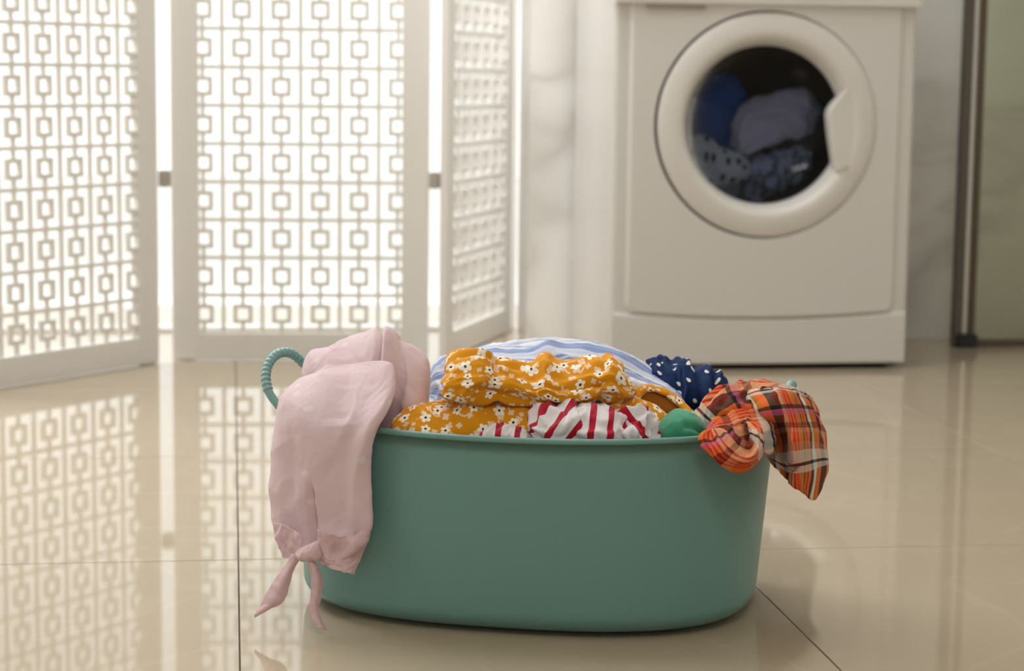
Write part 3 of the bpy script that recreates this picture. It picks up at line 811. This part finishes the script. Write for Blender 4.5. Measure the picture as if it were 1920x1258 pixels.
# ------------------------------------------------------------------ laundry
LOBES = {  # rings: centre, half width, half depth (millimetres)
 'pink_sleeve': [(-175.9,2220.0,269.7,40.0,-20.0,9.8,0.0,-8.0,0.0),(-183.0,2212.5,261.3,52.4,-22.5,9.3,0.0,-24.0,0.0),(-188.5,2192.5,243.2,61.1,-27.5,9.2,0.0,-34.0,0.0),(-194.4,2172.5,222.2,61.7,-37.5,12.0,0.0,-36.0,0.0),(-200.3,2161.5,198.3,58.1,-43.5,13.8,0.0,-30.0,0.0),(-201.3,2155.0,162.5,57.2,-40.0,11.5,0.0,-20.0,0.0),(-201.9,2152.5,126.8,56.8,-37.5,10.2,0.0,-16.0,0.0),(-201.8,2147.5,104.7,55.1,-32.5,6.5,0.0,-14.0,0.0),(-202.3,2137.5,93.3,47.8,-22.5,5.2,0.0,-12.0,0.0),(-204.4,2122.5,85.3,27.5,-7.5,1.5,0.0,-8.0,0.0),],
 'pink_body': [(-237.4,2300.0,245.6,-0.0,0.0,-19.8,0.0,-12.0,0.0),(-228.9,2300.0,245.7,-0.0,0.0,-25.9,0.0,-30.0,0.0),(-203.9,2290.0,242.3,0.0,0.0,-35.9,0.0,-50.0,0.0),(-173.9,2275.0,241.5,0.1,0.0,-50.5,0.0,-60.0,0.0),(-152.2,2260.0,239.8,1.7,0.0,-64.0,0.0,-62.0,0.0),(-140.0,2250.0,240.0,0.3,0.0,-68.2,0.0,-56.0,0.0),(-126.1,2245.0,236.3,0.6,-5.0,-62.5,0.0,-40.0,0.0),(-113.1,2240.0,230.8,-0.1,-10.0,-55.0,0.0,-50.0,0.0),(-100.1,2240.0,228.0,-1.3,-10.0,-46.1,0.0,-45.0,0.0),(-91.0,2245.0,235.6,-2.3,-5.0,-25.5,0.0,-20.0,0.0),],
 'yellow_low': [(-125.1,2150.0,209.2,2.9,0.0,-4.3,0.0,-6.0,0.0),(-106.6,2165.0,206.6,1.5,-15.0,-21.6,0.0,-35.0,0.0),(-73.3,2175.0,208.5,0.8,-15.0,-30.8,0.0,-45.0,0.0),(-33.2,2177.5,210.8,0.6,-12.5,-33.6,0.0,-50.0,0.0),(24.2,2180.0,209.9,0.4,-10.0,-32.9,0.0,-50.0,0.0),(76.0,2185.0,207.8,0.4,-5.0,-32.1,0.0,-50.0,0.0),(128.1,2190.0,208.6,0.1,-10.0,-32.2,0.0,-50.0,0.0),(162.8,2190.0,206.0,-0.2,-10.0,-23.4,0.0,-45.0,0.0),(180.5,2175.0,201.3,-1.6,-5.0,-10.8,0.0,-20.0,0.0),],
 'yellow_up': [(-74.0,2195.0,250.1,1.1,-5.0,-6.8,0.0,-8.0,0.0),(-69.1,2185.0,258.8,-0.8,-15.0,-20.4,0.0,-34.0,0.0),(-56.2,2182.5,262.0,0.1,-17.5,-24.9,0.0,-48.0,0.0),(-38.1,2182.5,263.1,-0.8,-17.5,-26.4,0.0,-54.0,0.0),(-18.1,2187.5,260.9,-1.0,-22.5,-22.2,0.0,-50.0,0.0),(0.6,2187.5,257.3,0.3,-22.5,-17.8,0.0,-50.0,0.0),(23.6,2187.5,255.9,0.1,-22.5,-18.4,0.0,-52.0,0.0),(35.6,2187.5,259.8,-0.6,-22.5,-22.7,0.0,-54.0,0.0),(52.4,2190.0,255.5,-0.1,-20.0,-19.1,0.0,-52.0,0.0),(76.8,2190.0,257.6,-1.8,-20.0,-20.2,0.0,-50.0,0.0),(96.9,2190.0,262.2,-1.9,-20.0,-23.5,0.0,-50.0,0.0),(110.5,2192.5,261.7,-1.0,-17.5,-21.8,0.0,-46.0,0.0),(122.1,2190.0,252.8,0.3,-10.0,-13.6,0.0,-36.0,0.0),(135.7,2195.0,248.9,1.0,-5.0,-7.1,0.0,-12.0,0.0),],
 'yellow_front': [(93.4,2175.0,210.4,0.6,-5.0,-15.1,0.0,-8.0,0.0),(110.2,2177.5,211.1,0.1,-7.5,-27.2,0.0,-22.0,0.0),(132.5,2177.5,213.1,-0.4,-7.5,-28.9,0.0,-24.0,0.0),(147.5,2177.5,210.9,-0.5,-7.5,-26.6,0.0,-22.0,0.0),(160.9,2172.5,207.3,-0.6,-7.5,-21.9,0.0,-18.0,0.0),(172.5,2165.0,202.7,-1.2,-5.0,-13.3,0.0,-10.0,0.0),],
 'yellow_collar': [(130.4,2180.0,237.0,3.5,0.0,-3.4,0.0,-6.0,0.0),(138.1,2200.0,245.2,3.3,0.0,-3.8,0.0,-8.0,0.0),(151.2,2212.5,249.3,1.1,-2.5,-3.4,0.0,-9.0,0.0),(170.8,2207.5,242.7,-1.9,-2.5,-3.4,0.0,-9.0,0.0),(186.8,2195.0,232.0,-2.6,-5.0,-3.0,0.0,-9.0,0.0),(195.8,2175.0,220.4,-3.8,-5.0,-3.5,0.0,-8.0,0.0),],
 'blue': [(-96.6,2360.0,216.5,2.0,0.0,-20.4,0.0,-15.0,0.0),(-85.0,2365.0,216.5,0.4,-5.0,-32.9,0.0,-50.0,0.0),(-61.3,2365.0,216.8,0.5,-5.0,-45.4,0.0,-75.0,0.0),(-24.1,2365.0,218.5,0.6,-5.0,-53.0,0.0,-95.0,0.0),(13.3,2365.0,217.3,0.7,-5.0,-57.7,0.0,-100.0,0.0),(50.5,2365.0,218.7,0.8,-5.0,-58.6,0.0,-100.0,0.0),(100.3,2365.0,216.9,0.8,-5.0,-56.1,0.0,-100.0,0.0),(140.2,2355.0,213.0,-2.5,-5.0,-43.7,0.0,-90.0,0.0),(169.6,2330.0,206.8,-5.5,0.0,-30.5,0.0,-70.0,0.0),(188.8,2300.0,201.3,-8.7,0.0,-16.4,0.0,-20.0,0.0),],
 'navy': [(158.7,2350.0,245.6,2.9,-10.0,-8.8,0.0,-8.0,0.0),(169.7,2350.0,233.8,2.8,-20.0,-23.1,0.0,-35.0,0.0),(190.8,2345.0,225.9,2.8,-25.0,-31.9,0.0,-55.0,0.0),(213.0,2340.0,221.3,2.1,-20.0,-33.2,0.0,-60.0,0.0),(230.6,2330.0,219.6,-1.2,-20.0,-29.7,0.0,-50.0,0.0),(244.1,2325.0,223.0,-1.0,-15.0,-20.5,0.0,-30.0,0.0),(249.4,2325.0,227.9,-0.9,-5.0,-8.5,0.0,-8.0,0.0),],
 'red_a': [(21.2,2130.0,212.5,1.5,0.0,-6.2,0.0,-6.0,0.0),(27.1,2135.0,216.6,1.3,-10.0,-16.8,0.0,-20.0,0.0),(40.6,2137.5,218.7,0.1,-12.5,-24.4,0.0,-28.0,0.0),(59.4,2137.5,220.3,-0.8,-12.5,-25.8,0.0,-30.0,0.0),(74.4,2137.5,217.4,-2.8,-12.5,-22.7,0.0,-22.0,0.0),(82.8,2135.0,214.4,-2.8,-5.0,-12.0,0.0,-8.0,0.0),],
 'red_b': [(64.8,2125.0,215.9,0.8,-5.0,-9.0,0.0,-8.0,0.0),(70.5,2130.0,215.8,0.9,-10.0,-20.1,0.0,-22.0,0.0),(87.4,2132.5,217.3,-0.9,-12.5,-21.5,0.0,-30.0,0.0),(105.1,2132.5,215.8,-0.2,-12.5,-19.7,0.0,-28.0,0.0),(119.8,2132.5,213.9,-0.7,-7.5,-15.8,0.0,-14.0,0.0),(125.9,2130.0,210.1,0.1,0.0,-7.1,0.0,-5.0,0.0),],
 'red_c': [(112.4,2130.0,210.0,1.0,-5.0,-9.1,0.0,-8.0,0.0),(122.0,2132.5,214.5,1.6,-7.5,-17.5,0.0,-18.0,0.0),(135.5,2132.5,216.7,0.5,-7.5,-19.5,0.0,-20.0,0.0),(147.4,2134.0,212.8,-0.1,-6.0,-16.0,0.0,-16.0,0.0),(154.5,2132.5,206.3,-0.3,-2.5,-7.5,0.0,-6.0,0.0),],
 'red_d': [(-34.0,2125.0,206.2,0.6,0.0,-4.3,0.0,-5.0,0.0),(-24.8,2127.5,207.0,1.0,-2.5,-10.6,0.0,-14.0,0.0),(-7.1,2127.5,207.8,0.1,-2.5,-11.2,0.0,-17.0,0.0),(11.4,2127.5,206.0,0.1,-2.5,-9.2,0.0,-14.0,0.0),(25.0,2130.0,202.3,0.1,0.0,-5.1,0.0,-5.0,0.0),],
 'green': [(148.5,2137.5,201.9,0.5,-2.5,-5.3,0.0,-5.0,0.0),(158.1,2140.0,206.5,-1.5,-10.0,-14.5,0.0,-20.0,0.0),(171.2,2142.5,212.3,-2.2,-12.5,-20.1,0.0,-30.0,0.0),(187.5,2142.5,212.5,-0.6,-12.5,-20.1,0.0,-30.0,0.0),(201.4,2145.0,207.6,-0.5,-10.0,-16.0,0.0,-22.0,0.0),(211.4,2147.5,200.6,-0.6,-2.5,-7.9,0.0,-6.0,0.0),],
 'plaid_roll': [(200.3,2165.0,207.4,7.1,-5.0,-6.5,0.0,-8.0,0.0),(208.3,2175.0,218.5,9.1,-15.0,-6.0,0.0,-18.0,0.0),(223.9,2185.0,232.2,9.1,-15.0,-9.1,0.0,-26.0,0.0),(240.9,2190.0,240.4,6.8,-20.0,-11.9,0.0,-28.0,0.0),(258.2,2200.0,239.8,2.2,-20.0,-14.0,0.0,-28.0,0.0),(275.1,2192.5,243.5,-1.2,-12.5,-12.9,0.0,-18.0,0.0),(294.5,2200.0,244.0,-2.2,-10.0,-9.0,0.0,-10.0,0.0),],
 'plaid_fill': [(210.9,2185.0,202.8,3.2,-5.0,-7.8,0.0,-8.0,0.0),(224.7,2190.0,208.0,0.9,-10.0,-15.8,0.0,-22.0,0.0),(247.0,2182.5,209.6,0.6,-12.5,-18.2,0.0,-22.0,0.0),(268.6,2175.0,207.4,-0.4,-15.0,-18.6,0.0,-18.0,0.0),(281.0,2170.0,202.0,-1.5,-10.0,-11.3,0.0,-8.0,0.0),],
 'plaid_bridge': [(205.3,2122.5,216.2,0.2,-17.5,-7.7,0.0,-8.0,0.0),(223.1,2125.0,217.8,-1.3,-25.0,-13.8,0.0,-12.0,0.0),(248.6,2127.5,217.7,-0.7,-27.5,-16.8,0.0,-12.0,0.0),(272.4,2140.0,212.9,0.9,-20.0,-18.7,0.0,-10.0,0.0),(281.1,2150.0,210.0,-1.1,-20.0,-10.8,0.0,-6.0,0.0),],
 'plaid_knot': [(209.7,2110.0,222.4,15.9,10.0,3.0,0.0,-8.0,0.0),(215.9,2092.5,213.8,15.5,7.5,6.1,0.0,-16.0,0.0),(225.6,2082.5,204.0,11.5,7.5,9.9,0.0,-20.0,0.0),(241.3,2080.0,199.4,4.0,5.0,13.3,0.0,-22.0,0.0),(253.0,2087.5,206.7,-3.9,2.5,11.8,0.0,-21.0,0.0),(254.6,2100.0,221.3,-9.0,0.0,5.5,0.0,-18.0,0.0),(247.2,2125.0,229.3,-8.4,-5.0,-0.4,0.0,-12.0,0.0),],
 'knot': [(-191.8,2118.0,91.1,4.5,0.0,-7.4,0.0,-10.0,0.0),(-203.3,2115.0,85.6,2.8,0.0,-8.9,0.0,-13.0,0.0),(-215.4,2115.0,82.3,2.0,0.0,-6.9,0.0,-13.0,0.0),(-226.3,2120.0,78.7,1.7,0.0,-4.0,0.0,-8.0,0.0),],
}
SHEETS = {  # rows of points (millimetres)
 'collar_inside': [[(133.6,2195.0,238.1),(139.8,2205.0,244.8),(151.2,2212.0,249.1),(170.2,2208.0,242.3),(186.8,2195.0,231.7),(195.2,2175.0,221.2)],[(134.6,2190.0,228.4),(141.8,2195.0,231.2),(152.5,2200.0,232.8),(168.4,2195.0,229.2),(182.8,2185.0,222.8),(192.0,2170.0,215.1)],[(135.9,2185.0,210.6),(144.2,2190.0,209.8),(153.5,2190.0,209.9),(168.1,2185.0,208.1),(180.4,2180.0,206.2),(190.0,2170.0,205.2)],],
 'plaid_flap': [[(241.8,2205.0,245.4),(258.4,2205.0,252.1),(278.6,2205.0,255.9),(293.7,2210.0,255.3),(309.7,2220.0,250.4),(322.0,2235.0,243.5),(333.2,2250.0,234.1)],[(248.6,2180.0,235.0),(262.7,2165.0,244.5),(278.3,2155.0,249.8),(293.9,2165.0,247.8),(311.1,2185.0,240.7),(327.6,2210.0,229.3),(340.4,2235.0,216.3)],[(254.7,2170.0,221.6),(267.0,2150.0,229.8),(282.0,2135.0,232.0),(297.4,2140.0,227.3),(315.3,2170.0,219.5),(333.3,2205.0,209.6),(346.2,2230.0,197.0)],[(263.0,2140.0,205.7),(278.1,2165.0,201.4),(291.2,2165.0,201.5),(294.4,2110.0,209.9),(312.8,2140.0,202.3),(332.6,2180.0,190.6),(347.2,2210.0,180.5)],[(271.4,2140.0,190.4),(283.9,2170.0,179.0),(293.1,2165.0,175.5),(295.3,2110.0,181.6),(312.9,2135.0,174.6),(331.8,2170.0,168.0),(346.8,2200.0,163.5)],[(275.0,2145.0,183.7),(285.3,2165.0,169.6),(294.0,2160.0,161.4),(298.4,2120.0,160.3),(310.2,2130.0,150.4),(325.8,2150.0,140.0),(340.3,2185.0,152.8)],],
 'cuff_right': [[(-202.3,2110.0,110.6),(-181.7,2105.0,105.1),(-163.4,2100.0,107.6),(-146.7,2115.0,112.4)],[(-198.4,2105.0,96.9),(-181.0,2110.0,90.2),(-161.9,2095.0,96.3),(-148.5,2110.0,98.6)],[(-196.2,2105.0,84.4),(-181.1,2098.0,80.5),(-163.8,2105.0,79.1),(-154.1,2110.0,83.7)],[(-199.4,2115.0,72.7),(-183.5,2100.0,70.3),(-169.6,2095.0,67.7),(-162.0,2105.0,63.0)],],
 'cuff_left': [[(-254.6,2160.0,105.6),(-238.6,2140.0,106.8),(-219.5,2125.0,100.0)],[(-251.8,2160.0,89.3),(-235.8,2140.0,90.6),(-219.0,2120.0,88.5)],[(-246.6,2155.0,76.5),(-234.7,2140.0,79.0),(-221.3,2120.0,80.5)],[(-242.7,2150.0,69.5),(-233.0,2140.0,72.0),(-224.0,2125.0,75.8)],],
 'tail_left': [[(-228.0,2115.0,82.7),(-224.5,2113.0,81.0),(-220.7,2115.0,77.6)],[(-236.2,2112.0,69.6),(-231.0,2106.0,67.7),(-228.3,2112.0,62.8)],[(-248.1,2108.0,53.2),(-238.2,2100.0,53.0),(-231.3,2108.0,49.9)],[(-257.7,2104.0,35.7),(-245.6,2096.0,36.8),(-237.0,2104.0,34.8)],[(-264.0,2100.0,23.5),(-257.9,2096.0,25.2),(-252.3,2100.0,25.9)],[(-266.8,2100.0,18.3),(-265.7,2100.0,18.6),(-264.6,2100.0,18.9)],],
 'tail_right': [[(-212.6,2112.0,77.9),(-207.7,2108.0,76.6),(-202.5,2112.0,73.4)],[(-208.1,2112.0,60.7),(-201.7,2104.0,61.6),(-196.8,2112.0,57.4)],[(-208.1,2112.0,43.5),(-201.9,2106.0,43.9),(-197.4,2112.0,40.7)],[(-209.0,2110.0,29.0),(-204.7,2106.0,28.4),(-200.6,2110.0,25.6)],[(-206.2,2104.0,16.8),(-200.8,2100.0,16.2),(-196.7,2104.0,14.0)],[(-200.2,2100.0,7.6),(-195.3,2096.0,7.6),(-190.7,2100.0,4.8)],],
}

def centre(name):
    return np.array(LOBES[name]).reshape(-1, 3, 3)[:, 0].mean(0) / 1000

# pink blouse hanging over the left front
pk = merge('pink_blouse', [lobe('b', LOBES['pink_body'], [(0.005, 13, 2, 0.7, 1.0), (0.0010, 60, 2, 0.5, 1)], 3, 120, 160, (0.8, 0.7, 0.8), pleats=((0.62, 0.022, 0.016), (0.80, 0.03, 0.004)))], M['pink'])
tag(pk, 'pale pink dotted blouse draped over the left rim, its sleeve hanging with a tied cuff', 'blouse')
sl = merge('sleeve', [lobe('s', LOBES['pink_sleeve'], [(0.0055, 9, 2, 0.8, 1.0), (0.0006, 60, 2, 0.6, 1)], 5, 160, 180, (0.7, 1.1, 1.0), 0, [(0.60, 1.0, R(99), 0.05, 0.0075), (0.30, 0.75, R(125), 0.16, 0.004), (0.35, 0.9, R(60), 0.20, 0.004), (0.02, 0.35, R(80), 0.25, 0.004)])], M['pink'], pk)
cu = merge('cuff', [sheet('c', SHEETS['cuff_right'], [(0.003, 45, 2, 0.6, 1)], 7), sheet('c', SHEETS['cuff_left'], [(0.0025, 50, 2, 0.6, 1)], 8)], M['pink_plain'], pk)
kn = merge('tie_knot', [lobe('k', LOBES['knot'], [(0.0015, 80, 2, 0.5, 1)], 9, 40, 40)], M['pink_plain'], pk)
for nm in ('tail_left', 'tail_right'):
    merge('tie_end', [sheet('t', SHEETS[nm], [(0.001, 60, 2, 0.5, 1)], 10, 24, 60)], M['pink_plain'], pk)

yl = merge('floral_dress', [lobe('y', LOBES['yellow_low'], [(0.005, 16, 2, 0.7, 1), (0.0008, 60, 2, 0.5, 1)], 21, 100, 140, (1.0, 1, 1), 0.3),
    lobe('y', LOBES['yellow_up'], [(0.0050, 22, 2, 0.8, 1), (0.0008, 70, 2, 0.5, 1)], 22, 110, 150, (0.6, 1.3, 1.3), 0.9, [(0.28, 0.85, R(135), 0.22, 0.006), (0.40, 0.95, R(95), 0.16, 0.005), (0.05, 0.5, R(70), 0.2, 0.003)], pinch=-0.25, pleats=((0.30, 0.03, 0.005), (0.80, 0.03, 0.005)))], M['mustard'])
tag(yl, 'mustard yellow dress printed with small white flowers, folded at the heap centre', 'dress')
merge('collar', [lobe('y', LOBES['yellow_collar'], [(0.0012, 50, 2, 0.5, 1)], 23, 40, 60), lobe('y', LOBES['yellow_front'], [(0.004, 26, 2, 0.7, 1)], 24, 70, 80, pinch=-0.3)], M['mustard'], yl)
merge('collar_inside', [sheet('y', SHEETS['collar_inside'], [(0.002, 30, 2, 0.5, 1)], 25, 40, 30)], M['mustard_dark'], yl)  # darker brown sheet inside the neck opening

bl = merge('striped_shirt', [lobe('b', LOBES['blue'], [(0.006, 15, 2, 0.8, 1), (0.0010, 60, 2, 0.5, 1)], 31, 160, 150, (0.6, 1.4, 1.2))], M['blue_stripe'])
tag(bl, 'blue and white striped shirt mounded behind the mustard dress', 'shirt')
nv = merge('dotted_skirt', [lobe('n', LOBES['navy'], [(0.0065, 30, 2, 0.7, 1), (0.0012, 90, 2, 0.5, 1)], 41, 110, 120, (1.5, 0.45, 0.6), pinch=-0.35, pleats=((0.35, 0.05, 0.006), (0.6, 0.04, 0.006), (0.8, 0.04, 0.005)))], M['navy'])
tag(nv, 'navy blue skirt with white dots at the back right of the basket', 'skirt')
rd = merge('striped_jersey', [lobe('r', LOBES['red_a'], [(0.009, 36, 2, 1.0, 1), (0.001, 120, 2, 0.5, 1)], 51, 80, 80, (1, 1, 1), 0.9),
    lobe('r', LOBES['red_b'], [(0.006, 34, 2, 0.9, 1), (0.001, 120, 2, 0.5, 1)], 52, 80, 80, (1, 1, 1), 1.45),
    lobe('r', LOBES['red_c'], [(0.010, 46, 2, 1.1, 1), (0.001, 120, 2, 0.5, 1)], 53, 80, 70, (1, 1, 1), 2.2),
    lobe('r', LOBES['red_d'], [(0.004, 40, 2, 0.9, 1), (0.001, 120, 2, 0.5, 1)], 54, 70, 70, (1, 1, 1), 1.4)], M['red_stripe'])
tag(rd, 'crumpled white jersey with red stripes at the front rim of the basket', 'jersey')
gr = merge('green_shirt', [lobe('g', LOBES['green'], [(0.0022, 24, 2, 0.7, 1), (0.0005, 90, 2, 0.5, 1)], 61, 80, 90, pinch=-0.55, dents=[(0.45, 0.95, R(120), 0.2, 0.006)])], M['green'])
tag(gr, 'plain green garment peeking over the front rim beside the plaid shirt', 'garment')
pl = merge('plaid_shirt', [lobe('p', LOBES['plaid_roll'], [(0.005, 28, 2, 0.8, 1), (0.0008, 90, 2, 0.5, 1)], 71, 80, 90, (1, 1, 1), 0.0),
    lobe('p', LOBES['plaid_fill'], [(0.004, 30, 2, 0.8, 1)], 74, 60, 60, (1, 1, 1), 0.5),
    lobe('p', LOBES['plaid_bridge'], [(0.003, 34, 2, 0.8, 1)], 75, 60, 70, (1, 1, 1), 0.2, uvoff=(0.03, 0.05)),
    lobe('p', LOBES['plaid_knot'], [(0.004, 36, 2, 0.8, 1), (0.0008, 90, 2, 0.5, 1)], 72, 70, 100, (0.5, 1.4, 1.4), 0.0, uvoff=(0.036, 0.045)),
    sheet('p', SHEETS['plaid_flap'], [(0.0022, 22, 2, 0.6, 1)], 73, 120, 140, 0.12, (0.0, 0.0))], M['plaid'])
tag(pl, 'red orange and black plaid shirt hanging over the right end of the basket', 'shirt')

# ------------------------------------------------------------------ laundry inside the drum (machine coordinates, millimetres)
def in_drum(name, rings, mat, label, cat, wr, seed, **kw):
    out = []
    for (x, z, y, hx, hz, t) in rings:
        out.append((x, y, z, hx, 0, hz, 0, -t, 0))
    me = lobe(name, out, wr, seed, 70, 70, **kw)
    o = link(name, me, mat, None, True)
    o.matrix_world = Matrix.Translation(wm.location + Vector((0, 0, DZ))) @ Matrix.Rotation(TH, 4, 'Z')
    tag(o, label, cat)
    return o
in_drum('blue_cloth', [(-92, 100, 158, 8, 6, 8), (-80, 84, 154, 44, 14, 16), (-66, 50, 150, 60, 10, 20), (-60, 8, 150, 58, -8, 20), (-58, -30, 150, 46, -12, 18), (-52, -58, 152, 22, -8, 12), (-48, -72, 154, 6, -3, 6)], M['royal'], 'royal blue cloth behind the washing machine door glass, upper left', 'cloth', [(0.008, 16, 2, 0.8, 1)], 81)
in_drum('lilac_cloth', [(-44, -44, 110, 5, 8, 6), (-24, -26, 106, -14, 34, 12), (14, 2, 106, -16, 48, 18), (56, 16, 106, -6, 50, 24), (98, 22, 108, 4, 48, 24), (132, 14, 114, 6, 32, 16), (146, 8, 120, 4, 12, 6)], M['lilac'], 'pale lilac cloth behind the washing machine door glass, beside the door handle', 'cloth', [(0.008, 15, 2, 0.7, 1)], 82)
in_drum('dotted_cloth', [(-150, -60, 92, 6, 30, 6), (-125, -66, 88, 4, 44, 10), (-90, -80, 86, 8, 46, 13), (-50, -88, 86, 4, 36, 12), (-15, -92, 90, 0, 24, 9), (0, -95, 94, 0, 8, 5)], M['grey_dots'], 'grey cloth with black spots in the washing machine, lower left', 'cloth', [(0.005, 16, 2, 0.7, 1)], 83)
in_drum('slate_cloth', [(-90, -135, 130, 10, 12, 6), (-60, -128, 128, 0, 34, 14), (-10, -116, 124, 0, 46, 18), (40, -104, 122, 0, 46, 18), (85, -90, 122, 0, 40, 17), (120, -76, 126, 0, 28, 12), (135, -66, 130, 0, 8, 6)], M['slate'], 'mottled slate blue cloth at the bottom of the washing machine drum', 'cloth', [(0.007, 24, 2, 0.9, 1)], 84)
